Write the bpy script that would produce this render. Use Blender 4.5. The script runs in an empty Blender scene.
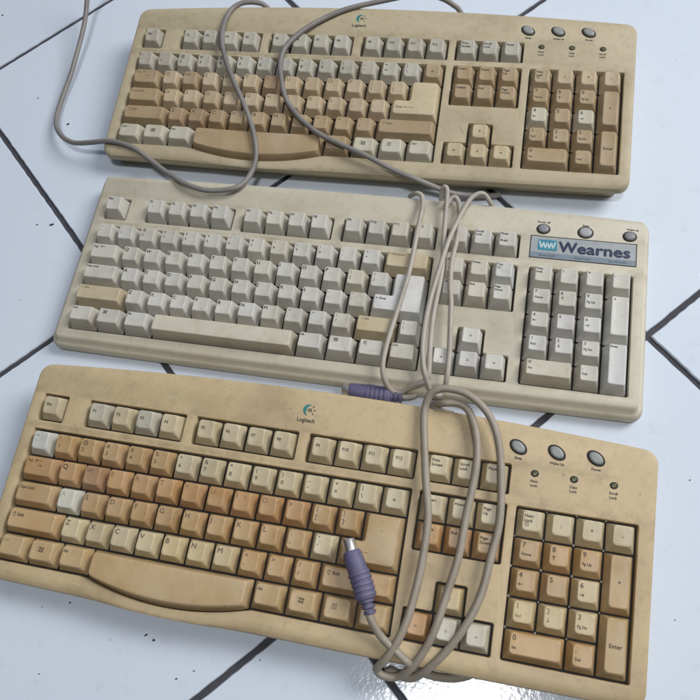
import bpy, bmesh, math, random
from mathutils import Vector, Matrix
from mathutils.geometry import tessellate_polygon
random.seed(7)
MM = 0.001
U = 19.05
sc = bpy.context.scene
C = sc.collection
# ------------------------------------------------------------------ materials
def nmat(name):
    m = bpy.data.materials.new(name); m.use_nodes = True
    nt = m.node_tree; nt.nodes.clear()
    out = nt.nodes.new('ShaderNodeOutputMaterial'); b = nt.nodes.new('ShaderNodeBsdfPrincipled')
    nt.links.new(b.outputs[0], out.inputs[0])
    return m, nt, b
def N(nt, t, **k):
    n = nt.nodes.new(t)
    for a, v in k.items(): setattr(n, a, v)
    return n
def noise(nt, vec, scale, detail=3, rough=.5):
    n = N(nt, 'ShaderNodeTexNoise'); n.inputs['Scale'].default_value = scale
    n.inputs['Detail'].default_value = detail; n.inputs['Roughness'].default_value = rough
    if vec is not None: nt.links.new(vec, n.inputs['Vector'])
    return n
def ramp(nt, fac, p0, p1, c0=(0,0,0,1), c1=(1,1,1,1)):
    r = N(nt, 'ShaderNodeValToRGB'); e = r.color_ramp.elements
    e[0].position, e[1].position = p0, p1; e[0].color, e[1].color = c0, c1
    nt.links.new(fac, r.inputs[0]); return r
def mix(nt, fac, a, b, mode='MIX'):
    m = N(nt, 'ShaderNodeMix', data_type='RGBA', blend_type=mode)
    for i, v in ((0, fac), (6, a), (7, b)):
        if isinstance(v, (int, float)): m.inputs[i].default_value = v
        elif isinstance(v, tuple): m.inputs[i].default_value = v
        else: nt.links.new(v, m.inputs[i])
    return m.outputs[2]
def bump(nt, b, h, dist, strength=1):
    n = N(nt, 'ShaderNodeBump'); n.inputs['Distance'].default_value = dist; n.inputs['Strength'].default_value = strength
    nt.links.new(h, n.inputs['Height']); nt.links.new(n.outputs[0], b.inputs['Normal'])
def objcol(nt): return N(nt, 'ShaderNodeObjectInfo')
def plastic(name, rough=.42, stain=(.20,.13,.07,1), amount=.35, wear=.2, color=None, grain=.00004, big=14, band=0):
    m, nt, b = nmat(name)
    oi = objcol(nt); tc = N(nt, 'ShaderNodeTexCoord'); geo = N(nt, 'ShaderNodeNewGeometry')
    base = oi.outputs['Color'] if color is None else color
    P = geo.outputs['Position']
    n1 = noise(nt, P, big, 5, .6); r1 = ramp(nt, n1.outputs[0], .5, .78)
    n2 = noise(nt, P, 160, 4, .65); r2 = ramp(nt, n2.outputs[0], .5, .8)
    n3 = noise(nt, P, 45, 3); r3 = ramp(nt, n3.outputs[0], .35, .7)
    s = N(nt, 'ShaderNodeMath', operation='MULTIPLY'); nt.links.new(r1.outputs[0], s.inputs[0]); s.inputs[1].default_value = amount
    s2 = N(nt, 'ShaderNodeMath', operation='MULTIPLY'); nt.links.new(r2.outputs[0], s2.inputs[0]); s2.inputs[1].default_value = amount*.8
    c = mix(nt, s.outputs[0], base, stain)
    c = mix(nt, s2.outputs[0], c, stain)
    lt = mix(nt, .35, base, (.75,.70,.60,1))
    s3 = N(nt, 'ShaderNodeMath', operation='MULTIPLY'); nt.links.new(r3.outputs[0], s3.inputs[0]); s3.inputs[1].default_value = wear
    c = mix(nt, s3.outputs[0], c, lt)
    vo = N(nt, 'ShaderNodeTexVoronoi'); vo.inputs['Scale'].default_value = 95; vo.inputs['Randomness'].default_value = 1; nt.links.new(P, vo.inputs['Vector'])
    dd = ramp(nt, vo.outputs['Distance'], .035, .075, (1,1,1,1), (0,0,0,1)); sx_ = N(nt, 'ShaderNodeSeparateColor'); nt.links.new(vo.outputs['Color'], sx_.inputs[0])
    pr_ = ramp(nt, sx_.outputs[0], .62, .66); sm = N(nt, 'ShaderNodeMath', operation='MULTIPLY'); nt.links.new(dd.outputs[0], sm.inputs[0]); nt.links.new(pr_.outputs[0], sm.inputs[1])
    sm2 = N(nt, 'ShaderNodeMath', operation='MULTIPLY'); nt.links.new(sm.outputs[0], sm2.inputs[0]); sm2.inputs[1].default_value = .55
    c = mix(nt, sm2.outputs[0], c, (.07,.05,.035,1))
    mp = N(nt, 'ShaderNodeMapping'); mp.inputs['Scale'].default_value = (1, .07, 1); mp.inputs['Rotation'].default_value = (0, 0, .5); nt.links.new(P, mp.inputs[0])
    sc_ = noise(nt, mp.outputs[0], 420, 2, .5); sr = ramp(nt, sc_.outputs[0], .70, .76); n5 = noise(nt, P, 28, 2); r5 = ramp(nt, n5.outputs[0], .52, .62)
    sk = N(nt, 'ShaderNodeMath', operation='MULTIPLY'); nt.links.new(sr.outputs[0], sk.inputs[0]); nt.links.new(r5.outputs[0], sk.inputs[1])
    sk2 = N(nt, 'ShaderNodeMath', operation='MULTIPLY'); nt.links.new(sk.outputs[0], sk2.inputs[0]); sk2.inputs[1].default_value = .35
    c = mix(nt, sk2.outputs[0], c, (.16,.12,.08,1))
    if band:
        sp = N(nt, 'ShaderNodeSeparateXYZ'); nt.links.new(tc.outputs['Object'], sp.inputs[0])
        for y0, w0, am in ((.0985, .006, .8), (.125, .005, .6), (.0, .004, .35)):
            a = N(nt, 'ShaderNodeMath', operation='SUBTRACT'); nt.links.new(sp.outputs[1], a.inputs[0]); a.inputs[1].default_value = y0
            a2 = N(nt, 'ShaderNodeMath', operation='ABSOLUTE'); nt.links.new(a.outputs[0], a2.inputs[0])
            a3 = ramp(nt, a2.outputs[0], w0*.3, w0, (1,1,1,1), (0,0,0,1)); n6 = noise(nt, P, 38, 5, .7); r6 = ramp(nt, n6.outputs[0], .42, .72)
            a4 = N(nt, 'ShaderNodeMath', operation='MULTIPLY'); nt.links.new(a3.outputs[0], a4.inputs[0]); nt.links.new(r6.outputs[0], a4.inputs[1])
            a5 = N(nt, 'ShaderNodeMath', operation='MULTIPLY'); nt.links.new(a4.outputs[0], a5.inputs[0]); a5.inputs[1].default_value = am*band
            c = mix(nt, a5.outputs[0], c, (.19,.13,.075,1))
    nt.links.new(c, b.inputs['Base Color'])
    rr = N(nt, 'ShaderNodeMath', operation='MULTIPLY_ADD'); nt.links.new(n3.outputs[0], rr.inputs[0]); rr.inputs[1].default_value = .25; rr.inputs[2].default_value = rough-.1
    nt.links.new(rr.outputs[0], b.inputs['Roughness'])
    g = noise(nt, P, 1500, 2); bump(nt, b, g.outputs[0], grain)
    b.inputs['Specular IOR Level'].default_value = .4
    return m
M = {}
M['case'] = plastic('aged_case_plastic', .48, (.20,.13,.07,1), .42, .12, band=.8)
M['case_pale'] = plastic('pale_case_plastic', .48, (.27,.20,.12,1), .36, .15, band=.7)
M['key'] = plastic('keycap_plastic', .38, (.20,.12,.06,1), .34, .38, big=26, grain=.000015)
M['cable'] = plastic('cable_sheath', .42, (.16,.12,.09,1), .45, .25, grain=.00003, big=30)
M['rubber'] = plastic('purple_plug_plastic', .5, (.05,.04,.07,1), .4, .12, big=60)
M['plain'] = plastic('small_part_plastic', .4, (.12,.10,.08,1), .2, .1)
def solid(name, col, rough=.5, metal=0):
    m, nt, b = nmat(name)
    n = noise(nt, N(nt,'ShaderNodeNewGeometry').outputs['Position'], 220, 3)
    c = mix(nt, n.outputs[0], tuple(x*.8 for x in col)+(1,), tuple(min(1,x*1.15) for x in col)+(1,))
    nt.links.new(c, b.inputs['Base Color']); b.inputs['Roughness'].default_value = rough; b.inputs['Metallic'].default_value = metal
    return m
def inkmat():
    m, nt, b = nmat('printed_ink'); nt.links.new(objcol(nt).outputs['Color'], b.inputs['Base Color']); b.inputs['Roughness'].default_value = .6
    return m
M['ink'] = inkmat()
M['dark'] = solid('dark_plate', (.02,.017,.014), .7)
M['metal'] = solid('nickel_shell', (.62,.60,.56), .32, .9)
M['black'] = solid('black_insert', (.02,.02,.025), .6)
M['led'] = solid('led_lens', (.10,.10,.035), .25)
M['sticker'] = solid('silver_blue_sticker', (.40,.425,.43), .25, .2)
M['band'] = solid('blue_grey_band', (.19,.235,.285), .35)
M['teal'] = solid('teal_print', (.03,.22,.31), .4)
M['tealdark'] = solid('dark_teal_print', (.03,.20,.20), .45)
M['navy'] = solid('navy_print', (.012,.018,.06), .45)
M['white'] = solid('white_print', (.5,.6,.65), .45)
M['stud'] = solid('pale_plate_plastic', (.32,.30,.25), .6)
# ------------------------------------------------------------------ mesh helpers
def link_mesh(name, bm, mat, parent=None, color=None, smooth=35, mats=None, off=(0,0,0)):
    bmesh.ops.recalc_face_normals(bm, faces=bm.faces[:]) if not getattr(bm, 'norec', False) else None
    for f in bm.faces: f.smooth = True
    me = bpy.data.meshes.new(name); bm.to_mesh(me); bm.free()
    me.set_sharp_from_angle(angle=math.radians(smooth))
    for m_ in (mats or [mat]): me.materials.append(m_)
    return link_data(name, me, parent, color, off)
def link_data(name, me, parent=None, color=None, off=(0,0,0)):
    o = bpy.data.objects.new(name, me); C.objects.link(o); o.parent = parent; o.location = Vector(off)*MM
    if color is not None: o.color = tuple(color)+(1,)
    return o
def tag(o, label=None, cat=None, group=None, kind=None):
    for k, v_ in (('label',label),('category',cat),('group',group),('kind',kind)):
        if v_: o[k] = v_
    return o
def V(bm, x, y, z): return bm.verts.new((x*MM, y*MM, z*MM))
def outline(poly, L, R, F, B, rad, ns=1, nc=4):
    """rounded outline of a CCW axis-aligned polygon, each side moved inwards by its own inset"""
    n = len(poly); P = []
    def ins(a, b):
        dx, dy = b[0]-a[0], b[1]-a[1]
        if abs(dx) > abs(dy): return ('y', F if dx > 0 else -B)
        return ('x', -R if dy > 0 else L)
    for i in range(n):
        e0 = ins(poly[i-1], poly[i]); e1 = ins(poly[i], poly[(i+1)%n])
        x, y = poly[i]
        for ax, d in (e0, e1):
            if ax == 'x': x += d
            else: y += d
        P.append((x, y))
    out = []
    for i in range(n):
        p = Vector(P[i]); a = Vector(P[i-1]); c = Vector(P[(i+1)%n])
        da = (a-p).normalized(); dc = (c-p).normalized()
        r = min(rad, (a-p).length*.49, (c-p).length*.49)
        cen = p + (da+dc)*r; s = p+da*r; e = p+dc*r
        a0 = math.atan2(*(s-cen).yx); a1 = math.atan2(*(e-cen).yx)
        d = (a1-a0+math.pi) % (2*math.pi) - math.pi
        for k in range(nc+1):
            t = a0+d*k/nc; out.append((cen.x+r*math.cos(t), cen.y+r*math.sin(t)))
        nx_ = Vector(P[(i+1)%n]); nn = Vector(P[(i+2)%n])
        r2 = min(rad, (nx_-p).length*.49, (nn-nx_).length*.49)
        e2 = nx_ - (nx_-p).normalized()*r2
        for k in range(1, ns): q = e.lerp(e2, k/ns); out.append((q.x, q.y))
    return out
def bridge(bm, a, b):
    n = len(a)
    for i in range(n): bm.faces.new((a[i], a[(i+1)%n], b[(i+1)%n], b[i]))
def tube_into(bm, pts, rad, seg=10, sub=5, radii=None, cap=True):
    P = [Vector(p) for p in pts]
    if radii is None:
        Q = []
        for i in range(len(P)-1):
            p0 = P[max(i-1,0)]; p1 = P[i]; p2 = P[i+1]; p3 = P[min(i+2,len(P)-1)]
            # centripetal-ish Catmull-Rom through the points
            for k in range(sub):
                t = k/sub; t2, t3 = t*t, t*t*t
                Q.append(.5*((2*p1)+(-p0+p2)*t+(2*p0-5*p1+4*p2-p3)*t2+(-p0+3*p1-3*p2+p3)*t3))
        Q.append(P[-1])
        for _ in range(3):
            Q = [Q[0]]+[(Q[i-1]+2*Q[i]+Q[i+1])/4 for i in range(1,len(Q)-1)]+[Q[-1]]
        ph = [random.uniform(0, 6.28) for _ in range(6)]; dist = 0
        for i in range(1, len(Q)-1):
            dist += (Q[i]-Q[i-1]).length; a_ = .45
            Q[i] = Q[i]+Vector((math.sin(dist/23+ph[0])+.6*math.sin(dist/9.3+ph[1]), math.sin(dist/27+ph[2])+.6*math.sin(dist/10.7+ph[3]), .3*math.sin(dist/19+ph[4])))*a_
        R = [rad]*len(Q)
    else: Q, R = P, radii
    T = [(Q[min(i+1,len(Q)-1)]-Q[max(i-1,0)]).normalized() for i in range(len(Q))]
    nrm = T[0].orthogonal().normalized(); rings = []
    for i, q in enumerate(Q):
        nrm = (nrm - T[i]*nrm.dot(T[i])).normalized(); bn = T[i].cross(nrm)
        rings.append([V(bm, *(q + (nrm*math.cos(2*math.pi*k/seg)+bn*math.sin(2*math.pi*k/seg))*R[i])) for k in range(seg)])
    for a, b in zip(rings, rings[1:]): bridge(bm, a, b)
    if cap: bm.faces.new(rings[0][::-1]); bm.faces.new(rings[-1])
_tc = {}
def text_geo(s, size, bold=0, align='LEFT', sx=1):
    bold = 0; k = (s, size, align, sx)
    if k not in _tc:
        cu = bpy.data.curves.new('t', 'FONT'); cu.body = s; cu.size = size; cu.offset = bold; cu.align_x = align; cu.resolution_u = 3
        o = bpy.data.objects.new('t', cu); C.objects.link(o)
        dg = bpy.context.evaluated_depsgraph_get(); me = bpy.data.meshes.new_from_object(o.evaluated_get(dg))
        _tc[k] = ([(v_.co.x*sx, v_.co.y) for v_ in me.vertices], [tuple(p.vertices) for p in me.polygons])
        bpy.data.objects.remove(o); bpy.data.curves.remove(cu); bpy.data.meshes.remove(me)
    return _tc[k]
def text_into(bm, s, x, y, size, zf, bold=0, align='LEFT', sx=1, rot=0):
    if s in ('←','→','↑','↓'):
        # plain shaft and open head, drawn as strokes
        L_, t = size*.62, .17+abs(bold)*.9
        ang = {'→':0,'↑':math.pi/2,'←':math.pi,'↓':-math.pi/2}[s]
        cx, cy = (x if align == 'CENTER' else x+L_/2), y+L_*.5*(.6 if s in '←→' else 1)
        ca_, sa_ = math.cos(ang), math.sin(ang)
        def st(x0, y0, x1, y1, k):
            d_ = Vector((x1-x0, y1-y0)).normalized(); n_ = Vector((-d_.y, d_.x))*t
            P = [(x0+n_.x,y0+n_.y),(x0-n_.x,y0-n_.y),(x1-n_.x,y1-n_.y),(x1+n_.x,y1+n_.y)]
            bm.faces.new([V(bm, cx+a*ca_-b*sa_, cy+a*sa_+b*ca_, zf(cx+a*ca_-b*sa_, cy+a*sa_+b*ca_)+.006*k) for a, b in P])
        h_ = L_/2; st(-h_,0,h_-.1,0,0); st(h_-.95,.85,h_,0,1); st(h_-.95,-.85,h_,0,2); return
    vs, fs = text_geo(s, size, bold, align, sx); c_, s_ = math.cos(rot), math.sin(rot)
    d = abs(bold)
    for i, (ox, oy) in enumerate(((0,0),) if d < .001 else ((-d,0),(d,0),(0,d),(0,-d))):
        vv = []
        for a, b in vs:
            X, Y = x+a*c_-b*s_+ox, y+a*s_+b*c_+oy; vv.append(V(bm, X, Y, zf(X, Y)+.006*i))
        for f in fs:
            try: bm.faces.new([vv[i] for i in f])
            except ValueError: pass
def quad_into(bm, pts, zf):
    bm.faces.new([V(bm, x, y, zf(x, y)) for x, y in pts])
# ------------------------------------------------------------------ floor
TX, TY, TA, TS = -298.24, 624.71, .39618, 306.47
ca, sa = math.cos(TA), math.sin(TA)
def tmat_tile():
    m, nt, b = nmat('white_glazed_tile')
    P = N(nt,'ShaderNodeNewGeometry').outputs['Position']
    n = noise(nt, P, 3.0, 4); c = mix(nt, n.outputs[0], (.575,.645,.75,1), (.685,.74,.82,1))
    n2 = noise(nt, P, 60, 5, .7); r2 = ramp(nt, n2.outputs[0], .58, .85); k = N(nt,'ShaderNodeMath',operation='MULTIPLY'); nt.links.new(r2.outputs[0], k.inputs[0]); k.inputs[1].default_value=.3
    c = mix(nt, k.outputs[0], c, (.35,.33,.30,1)); nt.links.new(c, b.inputs['Base Color'])
    n3 = noise(nt, P, 22, 4); rr = N(nt,'ShaderNodeMath',operation='MULTIPLY_ADD'); nt.links.new(n3.outputs[0], rr.inputs[0]); rr.inputs[1].default_value=.12; rr.inputs[2].default_value=.05
    nt.links.new(rr.outputs[0], b.inputs['Roughness'])
    o1 = noise(nt, P, 300, 2, .5); bump(nt, b, o1.outputs[0], .00008)
    b.inputs['IOR'].default_value = 1.45
    return m
def tmat_grout():
    m, nt, b = nmat('grey_grout'); P = N(nt,'ShaderNodeNewGeometry').outputs['Position']
    n = noise(nt, P, 120, 5, .7); nt.links.new(mix(nt, n.outputs[0], (.025,.027,.035,1), (.085,.085,.10,1)), b.inputs['Base Color'])
    b.inputs['Roughness'].default_value = .9; bump(nt, b, n.outputs[0], .0006); return m
M['tile'], M['grout'] = tmat_tile(), tmat_grout()
bm = bmesh.new(); g = 2.35
def tw(a, b_, z): return V(bm, TX+a*ca-b_*sa, TY+a*sa+b_*ca, z)
rr = random.Random(3)
for i in range(-7, 9):
    for j in range(-8, 8):
        A0, B0 = i*TS+g, j*TS+g; A1, B1 = (i+1)*TS-g, (j+1)*TS-g
        ax, ay = rr.uniform(-.0010,.0010), rr.uniform(-.0010,.0010)
        if (i, j) == (-1,-3): ax, ay = (-.004,.002)
        lo = -abs(ax)*TS/2-abs(ay)*TS/2
        cx_, cy_ = (A0+A1)/2, (B0+B1)/2
        nseg = 60 if -2 <= i <= 3 and -4 <= j <= 2 else 1
        per = []
        for (p, q) in (((A0,B0),(A1,B0)),((A1,B0),(A1,B1)),((A1,B1),(A0,B1)),((A0,B1),(A0,B0))):
            for k in range(nseg):
                t = k/nseg; j_ = (lambda: rr.uniform(-.28,.28)) if (k and nseg > 1) else (lambda: 0)
                per.append((p[0]+(q[0]-p[0])*t+j_(), p[1]+(q[1]-p[1])*t+j_()))
        def ring(ins, dz):
            out = []
            for a, b_ in per:
                a2 = cx_+(a-cx_)*(1-ins/150); b2 = cy_+(b_-cy_)*(1-ins/150)
                out.append(tw(a2, b2, lo+ax*(a2-cx_)+ay*(b2-cy_)+dz))
            return out
        r0, r1, r2 = ring(0,-3.5), ring(0,-.8), ring(.7,0)
        bridge(bm, r0, r1); bridge(bm, r1, r2); cv = tw(cx_, cy_, lo)
        for k in range(len(r2)): bm.faces.new((r2[k-1], r2[k], cv))
for f in bm.faces: f.material_index = 0
q = bm.faces.new([tw(a, b_, -2.2) for a, b_ in ((-7*TS,-8*TS),(9*TS,-8*TS),(9*TS,8*TS),(-7*TS,8*TS))]); q.material_index = 1
floor = link_mesh('floor', bm, None, smooth=30, mats=[M['tile'], M['grout']]); floor['kind'] = 'structure'
# ------------------------------------------------------------------ keyboards
def bulge(x, k=1):            # the front of the two curved boards swells round the space bar
    t = (x-131)/61.0
    return 9.3*(1-t*t)*k if abs(t) < 1 else 0
TILT = {5: .10, 4: .085, 3: .045, 2: 0.0, 1: -.045, 0: -.06}
class Prof:
    pass
PA = Prof(); PA.bez = -4.6; PA.base = -9.0; PA.sideT = 2.95; PA.frontT = 3.5; PA.backT = 1.2; PA.rad = 2.4; PA.dish = .55; PA.curved = True; PA.edge = .8
PB = Prof(); PB.bez = -8.9; PB.base = -12.5; PB.sideT = 2.8; PB.frontT = 4.2; PB.backT = 1.5; PB.rad = 1.3; PB.dish = .6; PB.curved = False; PB.edge = .55
_kc = {}
def top_z(pr, row, w, h, kind):
    hx = w*U/2; yc = h*U/2+.9; tl = TILT[row]
    def f(x, y):
        z = tl*(y-yc) if h <= 1.01 else tl*.3*(y-yc)
        if kind == 'space': return z + .5 - .9*((y-yc)/8)**2*.6
        if kind == 'ell': return z
        d = min(1, abs(x-hx)/(hx-3.0)) if w < 1.6 else max(0, (abs(x-hx)-(hx-9.5))/6.5)
        return z - pr.dish*(1-min(1,d)**2)
    return f
def key_mesh(pr, row, w, h, kind, part):
    """keycap in local mm, origin at the lower left of its cell"""
    k = (id(pr), row, w, h, kind)
    if k in _kc: return _kc[k]
    bm = bmesh.new(); g_ = .6
    poly = [(0,0),(w*U,0),(w*U,h*U),(0,h*U)]
    if kind == 'ell': poly = [(0,0),(2.25*U,0),(2.25*U,2*U),(.75*U,2*U),(.75*U,U),(0,U)]
    zf = top_z(pr, row, w, h, kind); ns = 6 if kind != 'space' else 28
    sp = pr.curved and kind == 'space'
    S, F_, B_ = pr.sideT, pr.frontT, pr.backT
    if kind == 'space': F_ *= .75; S *= .9
    e = pr.edge
    spec = [(0, 0, .9, None), (.62, .62, 1.4, None), (.93, .9, pr.rad, -.95), (1, 1, pr.rad, -.38), (1, 1, pr.rad*.95, -.10), (1, 1, pr.rad*.9, 0)]
    extra = [0, 0, 0, .12*e, .45*e, 1.0*e]
    rings = []
    for (t, t2, r, dz), x_ in zip(spec, extra):
        o_ = outline(poly, g_+S*t+x_, g_+S*t+x_, g_+F_*t+x_, g_+B_*t2+x_, r, ns, 5)
        if dz is None:
            zz = pr.base if t == 0 else pr.base*(1-t)-.95*t
            rings.append([(x, y, zz) for x, y in o_])
        else:
            rings.append([(x, y, zf(x, y)+dz) for x, y in o_])
    if kind != 'ell':
        last = rings[-1]; cx_ = w*U/2; yc = h*U/2+.9
        lx = max(0, w*U/2-S-g_-6.0); ly = max(0, h*U/2-8.5)
        for s_ in (.78, .52, .26):
            rr_ = []
            for x, y, z in last:
                ax = cx_+max(-lx, min(lx, x-cx_)); ay = yc+max(-ly, min(ly, y-yc))
                x2, y2 = ax+(x-ax)*s_, ay+(y-ay)*s_; rr_.append((x2, y2, zf(x2, y2)))
            rings.append(rr_)
    if sp:
        yb = U
        def wp(p):
            x, y, z = p; t = max(0, min(1, (yb-y)/(yb-2)))
            return (x, y-(bulge(x+71.4)+.7*min(1, bulge(x+71.4)/2))*t, z)
        rings = [[wp(p) for p in r] for r in rings]
    vr = [[V(bm, *p) for p in r] for r in rings]
    for a, b_ in zip(vr, vr[1:]): bridge(bm, a, b_)
    f = bm.faces.new(vr[-1])
    if kind == 'ell': bmesh.ops.triangulate(bm, faces=[f])
    for f in bm.faces: f.smooth = True
    bmesh.ops.remove_doubles(bm, verts=bm.verts[:], dist=1e-6)
    bmesh.ops.recalc_face_normals(bm, faces=bm.faces[:])
    me = bpy.data.meshes.new(part); bm.to_mesh(me); bm.free(); me.set_sharp_from_angle(angle=math.radians(50))
    me.materials.append(M['key']); _kc[k] = me
    return me
CAP = .72
def legend_bm(pr, row, w, h, kind, spec):
    bm = bmesh.new(); zf0 = top_z(pr, row, w, h, kind); zf = lambda x, y: zf0(x, y)+.09
    L = .5+pr.sideT+pr.edge*.6; T = h*U-.5-pr.backT-pr.edge*.6
    if kind == 'ell': T = U*1.0-.5-pr.backT-1
    A = pr is PA
    ty, s = spec[0], spec[1]
    if ty == 'L':
        c = 3.5 if A else 2.8
        text_into(bm, s, L+(1.0 if A else .6), T-1.0-c, c/CAP, zf, .10 if A else .17)
    elif ty == 'S':
        c = 2.9 if A else 2.1
        text_into(bm, s[0], L+1.5, T-.9-c, c/CAP, zf, .07); text_into(bm, s[1], L+1.5, T-(5.2 if A else 4.6)-c*1.35, c/CAP, zf, .11)
    elif ty == 'F':
        c = 2.2
        text_into(bm, s, L+(1.9 if A else .8), T-(4.2 if A else 1.0)-c, c/CAP, zf, .13)
    elif ty == 'W':      # small words, one per line
        c = 2.0 if A else 1.75
        for i, ln in enumerate(s.split('|')):
            text_into(bm, ln, L+(.7 if A else .5), T-(1.9 if A else .8)-c-i*(c*1.5), c/CAP, zf, .12)
        if s == 'Num|Lock' and A:      # little padlock
            cx, cy = L+2.6, T-8.3
            for a, b_, c_, d in ((-1.2,-1.3,1.2,-.95),(-1.2,.35,1.2,.7),(-1.2,-.95,-.85,.35),(.85,-.95,1.2,.35),(-.15,-.6,.15,.1)): quad_into(bm, [(cx+a,cy+b_),(cx+c_,cy+b_),(cx+c_,cy+d),(cx+a,cy+d)], zf)
            for k in range(8):
                t0, t1 = math.pi*k/8, math.pi*(k+1)/8
                quad_into(bm, [(cx+.95*math.cos(t0),cy+.7+1.1*math.sin(t0)),(cx+.95*math.cos(t1),cy+.7+1.1*math.sin(t1)),(cx+.62*math.cos(t1),cy+.7+.75*math.sin(t1)),(cx+.62*math.cos(t0),cy+.7+.75*math.sin(t0))], zf)
    elif ty == 'D':      # two separated words
        c = 1.75
        text_into(bm, s[0], L+.6, T-.8-c, c/CAP, zf, .12); text_into(bm, s[1], L+.6, T-6.6-c, c/CAP, zf, .12)
    elif ty == 'N':      # numpad: digit and a small word below
        c = 3.3 if A else 2.5
        text_into(bm, s[0], L+1.1, T-.9-c, c/CAP, zf, .12)
        if s[1]: text_into(bm, s[1], L+1.1, T-(7.6 if A else 6.0)-1.7, 1.8/CAP if s[1][0] not in '←→↑↓' else 4.4, zf, .1)
    elif ty == 'C':      # one mark in the middle
        text_into(bm, s, w*U/2, h*U/2-.4, 3.6, zf, .1, 'CENTER')
    elif ty == 'T':      # tab: word and two arrows
        text_into(bm, 'Tab', L+1.0, T-3.6, 2.0/CAP, zf, .1)
        text_into(bm, '←', L+7.7, T-3.3, 6.4, zf, .03); text_into(bm, '→', L+8.2, T-6.8, 6.4, zf, .03)
        for x0, y0 in ((L+7.2, T-3.2), (L+12.3, T-6.7)): quad_into(bm, [(x0,y0),(x0+.35,y0),(x0+.35,y0+2.2),(x0,y0+2.2)], zf)
    elif ty == 'H':      # shift: hollow arrow and word
        x0, y0 = L+1.6, T-5.2 if A else T-3.2; t = .38; s_ = 1.0 if A else .62
        P = [(0,1.6),(1.6,3.2),(3.2,1.6),(2.2,1.6),(2.2,0),(1.0,0),(1.0,1.6)]; c0 = (1.6, 1.5)
        P = [(x0+a*s_, y0+b_*s_) for a, b_ in P]; Q = [(x0+(c0[0]+(a-c0[0])*.62)*s_, y0+(c0[1]+(b_-c0[1])*.62)*s_) for a, b_ in [(0,1.6),(1.6,3.2),(3.2,1.6),(2.2,1.6),(2.2,0),(1.0,0),(1.0,1.6)]]
        for i in range(7): quad_into(bm, [P[i-1], P[i], Q[i], Q[i-1]], zf)
        text_into(bm, 'Shift', x0+4.0*s_, y0+.4, (2.1 if A else 1.7)/CAP, zf, .1)
    elif ty == 'V':      # flag mark: four leaning panes and a trailing edge
        x0, y0 = L+4.0 if A else L+2.0, T-7.0 if A else T-4.2; s_ = 1.3 if A else 1.05
        for a in (0, 1):
            for b_ in (0, 1):
                X = x0+(1.3+a*1.45+b_*.15)*s_; Y = y0+(b_*1.45-a*.15)*s_
                quad_into(bm, [(X,Y),(X+1.2*s_,Y-.1*s_),(X+1.35*s_,Y+1.1*s_),(X+.15*s_,Y+1.2*s_)], zf)
        for b_ in (0.4,2.1,3.2): quad_into(bm, [(x0+.6*s_,y0+b_*.75*s_),(x0+1.05*s_,y0+b_*.75*s_),(x0+1.05*s_,y0+(b_*.75+.45)*s_),(x0+.6*s_,y0+(b_*.75+.45)*s_)], zf)
    elif ty == 'M':      # menu mark: framed list
        x0, y0 = L+4.6 if A else L+2.4, T-7.0 if A else T-4.0; s_ = 1.0 if A else .8; W_, H_ = 3.0*s_, 3.6*s_; t = .42*s_
        for a, b_, c_, d in ((0,0,W_,t),(0,H_-t,W_,H_),(0,t,t,H_-t),(W_-t,t,W_,H_-t),(.75*s_,.9*s_,W_-.75*s_,1.25*s_),(.75*s_,1.65*s_,W_-.75*s_,2.0*s_),(.75*s_,2.4*s_,W_-.75*s_,2.75*s_)):
            quad_into(bm, [(x0+a,y0+b_),(x0+c_,y0+b_),(x0+c_,y0+d),(x0+a,y0+d)], zf)
    elif ty == 'E':      # enter
        if A: text_into(bm, s, L+2.0, T-6.6, 2.0/CAP, zf, .1); text_into(bm, '←', L+9.3, T-8.3, 13.5, zf, .05)
        else: text_into(bm, '← Enter', L+.8, T-3.0, 1.8/CAP, zf, .1)
    return bm
_lc = {}
def legend_mesh(pr, row, w, h, kind, spec):
    k = (id(pr), row, w, h, kind, str(spec))
    if k not in _lc:
        bm = legend_bm(pr, row, w, h, kind, spec)
        me = bpy.data.meshes.new('legend'); bm.normal_update()
        for f in bm.faces:
            if f.normal.z < 0: f.normal_flip()
        bm.to_mesh(me); bm.free(); me.materials.append(M['ink']); _lc[k] = me
    return _lc[k]
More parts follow.
